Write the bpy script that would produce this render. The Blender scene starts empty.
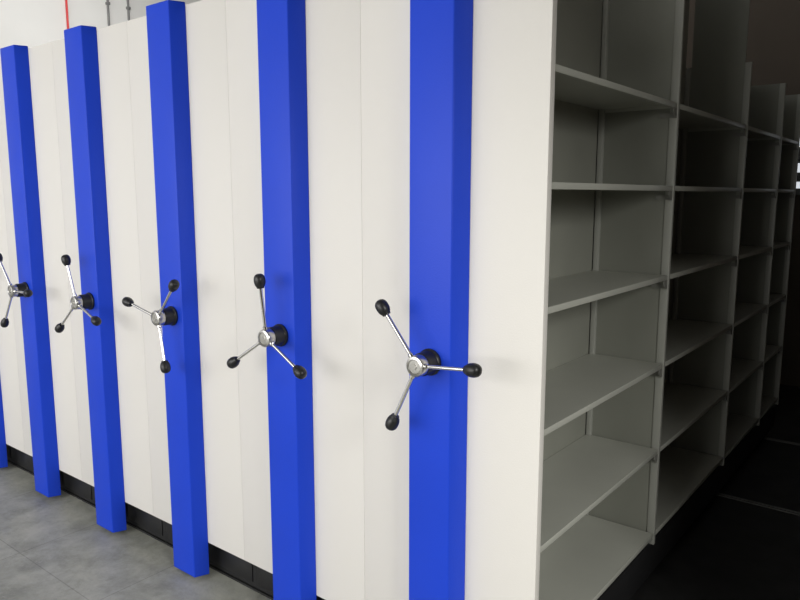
import bpy, bmesh, math
from mathutils import Vector, Matrix

scene = bpy.context.scene
scene.view_settings.view_transform = 'Standard'
COL = scene.collection

# ------------------------------------------------------------------ materials
def new_mat(name, color, rough=0.5, metal=0.0, noise=0.0, nscale=8.0, bump=0.0, bscale=300.0, spec=0.5):
    m = bpy.data.materials.new(name)
    m.use_nodes = True
    nt = m.node_tree
    b = nt.nodes['Principled BSDF']
    b.inputs['Roughness'].default_value = rough
    b.inputs['Metallic'].default_value = metal
    b.inputs['Specular IOR Level'].default_value = spec
    tc = nt.nodes.new('ShaderNodeTexCoord')
    n = nt.nodes.new('ShaderNodeTexNoise')
    n.inputs['Scale'].default_value = nscale
    n.inputs['Detail'].default_value = 5
    nt.links.new(tc.outputs['Object'], n.inputs['Vector'])
    r = nt.nodes.new('ShaderNodeValToRGB')
    r.color_ramp.elements[0].position = 0.3
    r.color_ramp.elements[1].position = 0.7
    c = color
    r.color_ramp.elements[0].color = (c[0]*(1-noise), c[1]*(1-noise), c[2]*(1-noise), 1)
    r.color_ramp.elements[1].color = (min(1,c[0]*(1+noise)), min(1,c[1]*(1+noise)), min(1,c[2]*(1+noise)), 1)
    nt.links.new(n.outputs['Fac'], r.inputs['Fac'])
    nt.links.new(r.outputs['Color'], b.inputs['Base Color'])
    if bump > 0:
        n2 = nt.nodes.new('ShaderNodeTexNoise')
        n2.inputs['Scale'].default_value = bscale
        nt.links.new(tc.outputs['Object'], n2.inputs['Vector'])
        bp = nt.nodes.new('ShaderNodeBump')
        bp.inputs['Strength'].default_value = bump
        bp.inputs['Distance'].default_value = 0.002
        nt.links.new(n2.outputs['Fac'], bp.inputs['Height'])
        nt.links.new(bp.outputs['Normal'], b.inputs['Normal'])
    return m

M_white = new_mat('white_powder_coat', (0.815, 0.79, 0.75), 0.5, noise=0.010, nscale=1.2, bump=0.2, bscale=220, spec=0.35)
M_blue = new_mat('blue_powder_coat', (0.013, 0.062, 0.66), 0.42, noise=0.05, nscale=2.2, bump=0.2, bscale=220, spec=0.24)
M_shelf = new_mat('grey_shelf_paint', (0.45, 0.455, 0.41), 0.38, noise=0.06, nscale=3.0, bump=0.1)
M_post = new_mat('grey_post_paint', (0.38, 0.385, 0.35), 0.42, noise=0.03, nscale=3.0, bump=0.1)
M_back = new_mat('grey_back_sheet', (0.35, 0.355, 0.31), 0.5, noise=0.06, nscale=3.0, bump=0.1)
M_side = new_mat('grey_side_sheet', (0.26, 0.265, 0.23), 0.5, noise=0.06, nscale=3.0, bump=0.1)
M_black = new_mat('black_plastic', (0.012, 0.012, 0.013), 0.38, noise=0.1)
M_base = new_mat('black_steel', (0.012, 0.012, 0.013), 0.5, noise=0.2, nscale=10)
M_chrome = new_mat('chrome', (0.74, 0.73, 0.71), 0.12, metal=1.0)
M_hub = new_mat('brushed_metal', (0.52, 0.51, 0.49), 0.28, metal=1.0, noise=0.1, nscale=60)
M_bracket = new_mat('grey_bracket_steel', (0.24, 0.24, 0.22), 0.4)
M_rail = new_mat('rail_steel', (0.13, 0.13, 0.125), 0.5, metal=0.1, noise=0.2)
M_deck = new_mat('dusty_black_rubber', (0.016, 0.016, 0.016), 0.6, noise=0.45, nscale=9, bump=0.3, bscale=60)
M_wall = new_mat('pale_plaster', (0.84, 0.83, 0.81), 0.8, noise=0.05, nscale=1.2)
M_wall_shade = new_mat('shade_toned_plaster', (0.115, 0.092, 0.072), 0.8, noise=0.15, nscale=1.0)  # dimness of the room's far end painted in as dark brown
M_ceil = new_mat('ceiling_paint', (0.45, 0.45, 0.44), 0.9, noise=0.04)
M_red = new_mat('red_paint', (0.65, 0.03, 0.03), 0.4)
M_conduit = new_mat('grey_conduit', (0.18, 0.18, 0.18), 0.5)

# tile floor
def floor_mat():
    m = bpy.data.materials.new('grey_floor_tiles')
    m.use_nodes = True
    nt = m.node_tree
    b = nt.nodes['Principled BSDF']
    tc = nt.nodes.new('ShaderNodeTexCoord')
    br = nt.nodes.new('ShaderNodeTexBrick')
    br.offset = 0.0
    br.inputs['Scale'].default_value = 1.0
    br.inputs['Brick Width'].default_value = 0.6
    br.inputs['Row Height'].default_value = 0.6
    br.inputs['Mortar Size'].default_value = 0.003
    br.inputs['Mortar Smooth'].default_value = 0.5
    br.inputs['Color1'].default_value = (0.89, 0.89, 0.89, 1)
    br.inputs['Color2'].default_value = (1, 1, 1, 1)
    br.inputs['Mortar'].default_value = (0.66, 0.66, 0.66, 1)
    nt.links.new(tc.outputs['Object'], br.inputs['Vector'])
    n = nt.nodes.new('ShaderNodeTexNoise')
    n.inputs['Scale'].default_value = 5.5
    n.inputs['Detail'].default_value = 12
    n.inputs['Roughness'].default_value = 0.74
    n.inputs['Distortion'].default_value = 0.25
    nt.links.new(tc.outputs['Object'], n.inputs['Vector'])
    r = nt.nodes.new('ShaderNodeValToRGB')
    r.color_ramp.elements[0].position = 0.36
    r.color_ramp.elements[0].color = (0.27, 0.275, 0.232, 1)
    r.color_ramp.elements[1].position = 0.64
    r.color_ramp.elements[1].color = (0.475, 0.475, 0.415, 1)
    nt.links.new(n.outputs['Fac'], r.inputs['Fac'])
    # pale scuffs
    n3 = nt.nodes.new('ShaderNodeTexNoise')
    n3.inputs['Scale'].default_value = 2.6
    n3.inputs['Detail'].default_value = 15
    n3.inputs['Roughness'].default_value = 0.85
    nt.links.new(tc.outputs['Object'], n3.inputs['Vector'])
    r3 = nt.nodes.new('ShaderNodeValToRGB')
    r3.color_ramp.elements[0].position = 0.50
    r3.color_ramp.elements[0].color = (0, 0, 0, 1)
    r3.color_ramp.elements[1].position = 0.64
    r3.color_ramp.elements[1].color = (0.6, 0.6, 0.6, 1)
    nt.links.new(n3.outputs['Fac'], r3.inputs['Fac'])
    mz = nt.nodes.new('ShaderNodeMix')
    mz.data_type = 'RGBA'
    nt.links.new(r3.outputs['Color'], mz.inputs[0])
    nt.links.new(r.outputs['Color'], mz.inputs[6])
    mz.inputs[7].default_value = (0.58, 0.575, 0.51, 1)
    mx = nt.nodes.new('ShaderNodeMix')
    mx.data_type = 'RGBA'
    mx.blend_type = 'MULTIPLY'
    mx.inputs[0].default_value = 1.0
    nt.links.new(mz.outputs[2], mx.inputs[6])
    nt.links.new(br.outputs['Color'], mx.inputs[7])
    nt.links.new(mx.outputs[2], b.inputs['Base Color'])
    b.inputs['Roughness'].default_value = 0.42
    b.inputs['Specular IOR Level'].default_value = 0.35
    return m
M_floor = floor_mat()

def emit_mat(name, color, s):
    m = bpy.data.materials.new(name)
    m.use_nodes = True
    nt = m.node_tree
    b = nt.nodes['Principled BSDF']
    b.inputs['Base Color'].default_value = (*color, 1)
    b.inputs['Emission Color'].default_value = (*color, 1)
    b.inputs['Emission Strength'].default_value = s
    return m
M_day = emit_mat('daylit_glass', (0.9, 0.95, 1.0), 0.7)

# ------------------------------------------------------------------ mesh helpers
def add_prism(bm, corners, bevel=0.0, seg=2):
    """corners: 8 points ordered as (x0y0z0, x0y0z1, x0y1z0, x0y1z1, x1y0z0, ...)."""
    t = bmesh.new()
    vs = [t.verts.new(c) for c in corners]
    for f in ((0,1,3,2),(4,6,7,5),(0,4,5,1),(2,3,7,6),(0,2,6,4),(1,5,7,3)):
        t.faces.new([vs[i] for i in f])
    bmesh.ops.recalc_face_normals(t, faces=t.faces)
    if bevel > 0:
        bmesh.ops.bevel(t, geom=list(t.edges), offset=bevel, segments=seg, profile=0.5, affect='EDGES')
    me = bpy.data.meshes.new('tmp')
    t.to_mesh(me); t.free()
    bm.from_mesh(me)
    bpy.data.meshes.remove(me)

def add_box(bm, x0, x1, y0, y1, z0, z1, bevel=0.0, seg=2):
    add_prism(bm, [(x, y, z) for x in (x0, x1) for y in (y0, y1) for z in (z0, z1)], bevel, seg)

def add_lathe(bm, profile, origin, axis, n=28):
    """profile: list of (radius, distance along axis)."""
    axis = Vector(axis).normalized()
    q = Vector((0, 0, 1)).rotation_difference(axis).to_matrix()
    o = Vector(origin)
    rings = []
    for r, t in profile:
        if r < 1e-6:
            rings.append([bm.verts.new(o + axis*t)])
        else:
            rings.append([bm.verts.new(o + q @ Vector((r*math.cos(2*math.pi*i/n), r*math.sin(2*math.pi*i/n), t))) for i in range(n)])
    for a, b in zip(rings[:-1], rings[1:]):
        for i in range(n):
            j = (i+1) % n
            if len(a) == 1 and len(b) > 1:
                bm.faces.new((a[0], b[j], b[i]))
            elif len(b) == 1 and len(a) > 1:
                bm.faces.new((a[i], a[j], b[0]))
            elif len(a) > 1:
                bm.faces.new((a[i], a[j], b[j], b[i]))

def mesh_from(bm, name, mat, smooth=False):
    bmesh.ops.recalc_face_normals(bm, faces=bm.faces)
    me = bpy.data.meshes.new(name)
    bm.to_mesh(me); bm.free()
    me.materials.append(mat)
    for p in me.polygons:
        p.use_smooth = smooth
    if smooth:
        try:
            me.set_sharp_from_angle(angle=math.radians(35))
        except Exception:
            pass
    return me

def obj(name, me, parent=None, loc=(0,0,0)):
    o = bpy.data.objects.new(name, me)
    o.location = loc
    if parent is not None:
        o.parent = parent
    COL.objects.link(o)
    return o

def box_mesh(name, mat, *a, bevel=0.0, seg=2):
    bm = bmesh.new()
    add_box(bm, *a, bevel=bevel, seg=seg)
    return mesh_from(bm, name, mat, smooth=bevel > 0)

# ------------------------------------------------------------------ room shell
XL, XR, YF, YB, ZC = -6.2, 2.2, -4.0, 6.2, 3.5
def structure(name, mat, *a):
    o = obj(name, box_mesh(name, mat, *a))
    o['kind'] = 'structure'
    return o
structure('floor', M_floor, XL-.2, XR+.2, YF, YB+.2, -0.1, 0.0)
structure('ceiling', M_ceil, XL-.2, XR+.2, YF, YB+.2, ZC, ZC+.1)
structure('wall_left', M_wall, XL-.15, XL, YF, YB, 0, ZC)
structure('wall_back', M_wall_shade, XL, XR, YB, YB+.15, 0, ZC)
# unseen right-hand wall; its stepped-in block is added to shade the aisle
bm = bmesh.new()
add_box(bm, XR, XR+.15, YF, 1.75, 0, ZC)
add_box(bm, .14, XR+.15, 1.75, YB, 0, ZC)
o = obj('wall_right_light_block', mesh_from(bm, 'wall_right_light_block', M_wall_shade)); o['kind'] = 'structure'
# small louvred window on the back wall
bm = bmesh.new()
add_box(bm, -1.12, -1.08, YB-.03, YB, 1.50, 2.10)
add_box(bm, -0.35, -0.30, YB-.03, YB, 1.50, 2.10)
add_box(bm, -1.08, -0.35, YB-.03, YB, 1.50, 1.55)
add_box(bm, -1.08, -0.35, YB-.03, YB, 2.05, 2.10)
for z, t in ((1.60, .07), (1.74, .12), (1.93, .05)):
    add_box(bm, -1.08, -0.35, YB-.03, YB, z, z+t)
w = obj('window_1', mesh_from(bm, 'window_frame', M_conduit)); w['kind'] = 'structure'
g = obj('glass', box_mesh('glass', M_day, -1.08, -.35, YB-.012, YB-.004, 1.55, 2.05), w)

# ------------------------------------------------------------------ track deck + rails
FRONT = 1.575
bm = bmesh.new()
add_box(bm, -5.3, .12, FRONT+.05, YB-.03, 0.0, 0.008)
deck = obj('track_deck', mesh_from(bm, 'track_deck', M_deck))
deck['label'] = 'black rubber floor deck with steel rails under the mobile shelving'
deck['category'] = 'floor deck'
RAILS = [2.15, 3.64, 4.70]
for y in RAILS:
    bm = bmesh.new()
    add_box(bm, -5.3, .12, y-.018, y-.009, 0.008, 0.013, bevel=.001)
    add_box(bm, -5.3, .12, y+.009, y+.018, 0.008, 0.013, bevel=.001)
    add_box(bm, -5.3, .12, y-.010, y+.010, 0.008, 0.010)
    r = obj('rail', mesh_from(bm, 'rail', M_rail), deck)
    r['label'] = 'flush steel guide rail'

# ------------------------------------------------------------------ shelving unit part meshes
HW = 0.2982
BAYS = [0.0, 0.965, 1.955, 2.72, 3.24]
TOPZ = 2.085
TALLZ = 2.45
# end panel : folded sheet tray with returned edges
bm = bmesh.new()
add_box(bm, -HW, HW, 0.0, 0.024, 0.15, 2.160, bevel=0.001)
me_panel = mesh_from(bm, 'end_panel', M_white, True)
# column cover : folded channel with slanted flanks
CX = -.0105
bm = bmesh.new()
fr, ba = .069, .092
cs = []
for s in (-1, 1):
    for y, h in ((-.055, fr), (0.0, ba)):
        for z in (.018, 2.170):
            cs.append((CX + s*h, y, z))
add_prism(bm, cs, bevel=.004, seg=3)
me_column = mesh_from(bm, 'drive_column', M_blue, True)
# kick plate with two shallow pressed segments
bm = bmesh.new()
add_box(bm, -HW, HW, .055, .065, 0.012, 0.15)
for i in range(2):
    x = -HW + .02 + i*.288
    add_box(bm, x, x+.268, .051, .055, .03, .135, bevel=.0018)
me_kick = mesh_from(bm, 'kick_plate', M_base, True)
# carriage base
bm = bmesh.new()
for s in (-1, 1):
    a, b = sorted((s*.25, s*.285))
    add_box(bm, a, b, .066, BAYS[-1], .07, .205, bevel=.003)
for y in (0.09, .965, 1.955, 2.72, BAYS[-1]-.04):
    add_box(bm, -.25, .25, y-.015, y+.02, .08, .20)
me_base = mesh_from(bm, 'carriage_base', M_base, True)
# wheel
bm = bmesh.new()
add_lathe(bm, [(0,0),(.042,0),(.045,.003),(.045,.022),(.042,.025),(0,.025)], (0,-.0125,0), (0,1,0), 24)
me_cw = mesh_from(bm, 'carriage_wheel', M_base, True)
# frame (divider): thin folded posts + side sheet
def post_mesh(top):
    bm = bmesh.new()
    for s in (-1, 1):
        a, b = sorted((s*(HW-.028), s*HW))
        add_box(bm, a, b, -.008, .008, .205, top, bevel=.0015)
        a, b = sorted((s*.020, s*.038))
        add_box(bm, a, b, -.020, .020, .205, top, bevel=.002)
    return mesh_from(bm, 'upright_post', M_post, True)
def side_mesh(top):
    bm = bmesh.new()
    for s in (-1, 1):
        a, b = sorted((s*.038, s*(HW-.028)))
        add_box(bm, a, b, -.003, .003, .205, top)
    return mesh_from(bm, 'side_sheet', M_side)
me_post, me_post_tall = post_mesh(TOPZ), post_mesh(TALLZ)
me_side, me_side_tall = side_mesh(TOPZ), side_mesh(TALLZ)

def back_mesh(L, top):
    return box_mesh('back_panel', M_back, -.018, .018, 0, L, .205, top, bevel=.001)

def shelf_mesh(L):
    bm = bmesh.new()
    x0, x1 = .040, HW-.003
    add_box(bm, x0, x1-.002, 0, L, -.003, 0)            # sheet
    add_box(bm, x1-.003, x1, 0, L, -.017, 0.0005, bevel=.001)   # front lip
    add_box(bm, x1-.016, x1-.003, 0, L, -.017, -.015)    # lip return
    add_box(bm, .020, x0, .010, L-.010, -.003, 0)
    add_box(bm, x0+.003, x1-.004, 0, .002, -.016, -.003)
    add_box(bm, x0+.003, x1-.004, L-.002, L, -.016, -.003)
    return mesh_from(bm, 'shelf', M_shelf, True)

def bracket_mesh():
    bm = bmesh.new()
    # thin angled clip hooked on the front post just under the shelf end
    pts = [(0, -.004), (0, -.036), (-.006, -.036), (-.034, -.018), (-.034, -.004)]
    a = [bm.verts.new((HW-.003, y+.002, z)) for y, z in pts]
    b = [bm.verts.new((HW-.006, y+.002, z)) for y, z in pts]
    bm.faces.new(a); bm.faces.new(list(reversed(b)))
    for i in range(len(pts)):
        j = (i+1) % len(pts)
        bm.faces.new((a[i], b[i], b[j], a[j]))
    # flange running back along the side sheet
    add_box(bm, HW-.06, HW-.006, 0, .003, -.034, -.018)
    return mesh_from(bm, 'shelf_bracket', M_bracket)
me_bracket = bracket_mesh()

# handwheel parts
R_SP = .162
bm = bmesh.new()
add_lathe(bm, [(0,0),(.036,0),(.037,.002),(.037,.007),(.033,.010),(.032,.012),(.032,.042),(.030,.046),(0,.046)], (0,0,0), (0,-1,0), 32)
me_collar = mesh_from(bm, 'handwheel', M_black, True)
bm = bmesh.new()
add_lathe(bm, [(0,0),(.0265,0),(.029,.003),(.029,.024),(.0265,.028),(.020,.030),(.018,.028),(.008,.0282),(.007,.031),(0,.031)], (0,-.045,0), (0,-1,0), 32)
me_hub = mesh_from(bm, 'hub', M_hub, True)
def spoke_mesh():
    bm = bmesh.new()
    ax = Vector((0, -.07, 1)).normalized()
    add_lathe(bm, [(0,.018),(.0080,.018),(.0080,.036),(.0054,.039),(.0054,R_SP),(0,R_SP)], (0,-.060,0), ax, 16)
    return mesh_from(bm, 'spoke', M_chrome, True)
def grip_mesh():
    bm = bmesh.new()
    ax = Vector((0, -.07, 1)).normalized()
    pr = [(0,.160),(.0110,.160),(.0120,.162),(.0128,.165),(.0155,.169),(.0175,.175),(.0184,.182),(.0182,.190),(.0165,.197),(.0125,.2025),(.0068,.2055),(0,.2063)]
    add_lathe(bm, pr, (0,-.060,0), ax, 24)
    return mesh_from(bm, 'grip', M_black, True)
me_spoke, me_grip = spoke_mesh(), grip_mesh()

SHELF_Z = [1.81, 1.531, 1.22, .90, .578, .25]
back_meshes, back_tall, shelf_meshes = [], [], []
for i, (a, b) in enumerate(zip(BAYS[:-1], BAYS[1:])):
    s0 = .026 if a == 0 else a+.021
    s1 = b-.021
    back_meshes.append((s0, back_mesh(s1-s0, TOPZ)))
    back_tall.append((s0, back_mesh(s1-s0, TALLZ if i < 2 else TOPZ)))
    f0 = .026 if a == 0 else a+.010
    f1 = b-.012
    shelf_meshes.append((f0, shelf_mesh(f1-f0), f1))

# wheel turn, degrees of first spoke from +x, counter-clockwise seen from the aisle
ANG = [6, 93, 46, 102, 122, 20, 75]
PITCH = .597
for k in range(7):
    xc = -1.089 - PITCH*k
    u = bpy.data.objects.new('mobile_shelving_unit', None)
    u.empty_display_size = .2
    u.location = (xc, FRONT, 0)
    COL.objects.link(u)
    u['category'] = 'mobile shelving'
    u['group'] = 'row of mobile shelving units'
    if k == 0:
        u['label'] = 'white mobile shelving unit, blue column, empty shelves facing dark aisle'
    elif k == 6:
        u['label'] = 'closed white mobile shelving unit at the wall end'
    else:
        u['label'] = 'closed white mobile shelving unit with blue column and three-spoke handle'
    p = obj('end_panel', me_panel, u); p['label'] = 'white painted steel end panel'
    c = obj('drive_column', me_column, u); c['label'] = 'bright blue boxed vertical column'
    q = obj('kick_plate', me_kick, u); q['label'] = 'black plinth plate'
    obj('carriage_base', me_base, u)
    for y in RAILS:
        for s in (-1, 1):
            obj('carriage_wheel', me_cw, u, (s*.21, y-FRONT, .0585))
    for i, y in enumerate(BAYS[1:]):
        obj('upright_post', me_post_tall if (k == 0 and i < 1) else me_post, u, (0, y, 0))
        obj('side_sheet', me_side_tall if (k == 0 and i < 2) else me_side, u, (0, y, 0))
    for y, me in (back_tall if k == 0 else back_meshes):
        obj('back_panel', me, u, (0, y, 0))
    if k == 0:
        for bi, (y, me, ye) in enumerate(shelf_meshes):
            for z in SHELF_Z:
                s = obj('shelf', me, u, (0, y, z)); s['label'] = 'empty grey steel shelf'
                if bi < 4 and z > .3:
                    b_ = obj('shelf_bracket', me_bracket, s, (0, ye-y, -.0135)); b_['label'] = 'small grey angled shelf clip'
    h = obj('handwheel', me_collar, u, (-.006, -.055, 1.052))
    h['label'] = 'three-spoke crank handle with chrome arms and black grips'
    hb = obj('hub', me_hub, h); hb['label'] = 'grey metal hub cap'
    for i in range(3):
        th = math.radians(ANG[k] + 120*i)
        rot = (0, math.pi/2 - th, 0)
        s = obj('spoke', me_spoke, h); s.rotation_euler = rot; s['label'] = 'chrome rod'
        g = obj('grip', me_grip, h); g.rotation_euler = rot; g['label'] = 'black plastic knob'

# ------------------------------------------------------------------ services on the left wall
def pipe(name, mat, y, z0, z1, r, label, cat):
    bm = bmesh.new()
    add_lathe(bm, [(0,0),(r,0),(r,z1-z0),(0,z1-z0)], (XL+r+.005, y, z0), (0,0,1), 14)
    for z in (z0+.3, z1-.3):
        add_box(bm, XL, XL+2*r+.012, y-r-.006, y+r+.006, z-.012, z+.012, bevel=.003)
    o = obj(name, mesh_from(bm, name, mat, True))
    o['label'] = label; o['category'] = cat
    return o
pipe('fire_pipe', M_red, 3.22, 0, ZC, .009, 'thin red vertical pipe fixed to the pale wall', 'pipe')
pipe('cable_conduit', M_conduit, 3.60, 0, ZC, .010, 'thin grey vertical cable conduit on the pale wall', 'conduit')
pipe('cable_conduit', M_conduit, 3.80, 0, ZC, .010, 'thin grey vertical cable conduit on the pale wall', 'conduit')

# ------------------------------------------------------------------ lights
def area(name, loc, target, sx, sy, power, color, spread=180):
    l = bpy.data.lights.new(name, 'AREA')
    l.shape = 'RECTANGLE'; l.size = sx; l.size_y = sy
    l.energy = power; l.color = color
    l.spread = math.radians(spread)
    o = bpy.data.objects.new(name, l)
    o.location = loc
    d = Vector(target) - Vector(loc)
    o.rotation_euler = d.to_track_quat('-Z', 'Y').to_euler()
    COL.objects.link(o)
    return o
area('window_light', (-4.0, -3.6, 1.8), (-3.7, 1.5, 1.2), 3.6, 2.6, 122, (1.0, .995, .98))
area('front_window_light', (-1.5, -3.6, 1.8), (-1.7, 1.5, 1.2), 2.8, 2.6, 84, (1.0, .98, .94))
area('side_fill_light', (-5.6, -2.6, 1.9), (-3.8, 1.5, 1.1), 2.6, 2.6, 18, (.98, .99, 1.0))  # added fill from the left, lifts the left wall and panels
area('left_wall_fill_light', (-4.6, 2.9, 3.35), (-5.8, 3.4, 2.3), 1.2, 1.2, 40, (1.0, .995, .975))  # added fill behind the panels, brightens the left wall
area('aisle_fill_light', (1.75, .25, 2.15), (-1.0, 1.9, -.25), .8, 1.0, 14, (1.0, .995, .95), 75)  # added fill from the right for the open shelves, no real doorway

wld = bpy.data.worlds.new('world')
scene.world = wld
wld.use_nodes = True
bg = wld.node_tree.nodes['Background']
bg.inputs[0].default_value = (.95, .97, 1.0, 1)
bg.inputs[1].default_value = .08

# ------------------------------------------------------------------ camera
cd = bpy.data.cameras.new('camera')
cd.sensor_width = 36; cd.lens = 706/800*36
cd.clip_start = .05
cam = bpy.data.objects.new('camera', cd)
cam.location = (0, 0, 1.5)
cam.rotation_euler = (math.radians(90-8.46), 0, math.radians(38.3))
COL.objects.link(cam)
scene.camera = cam
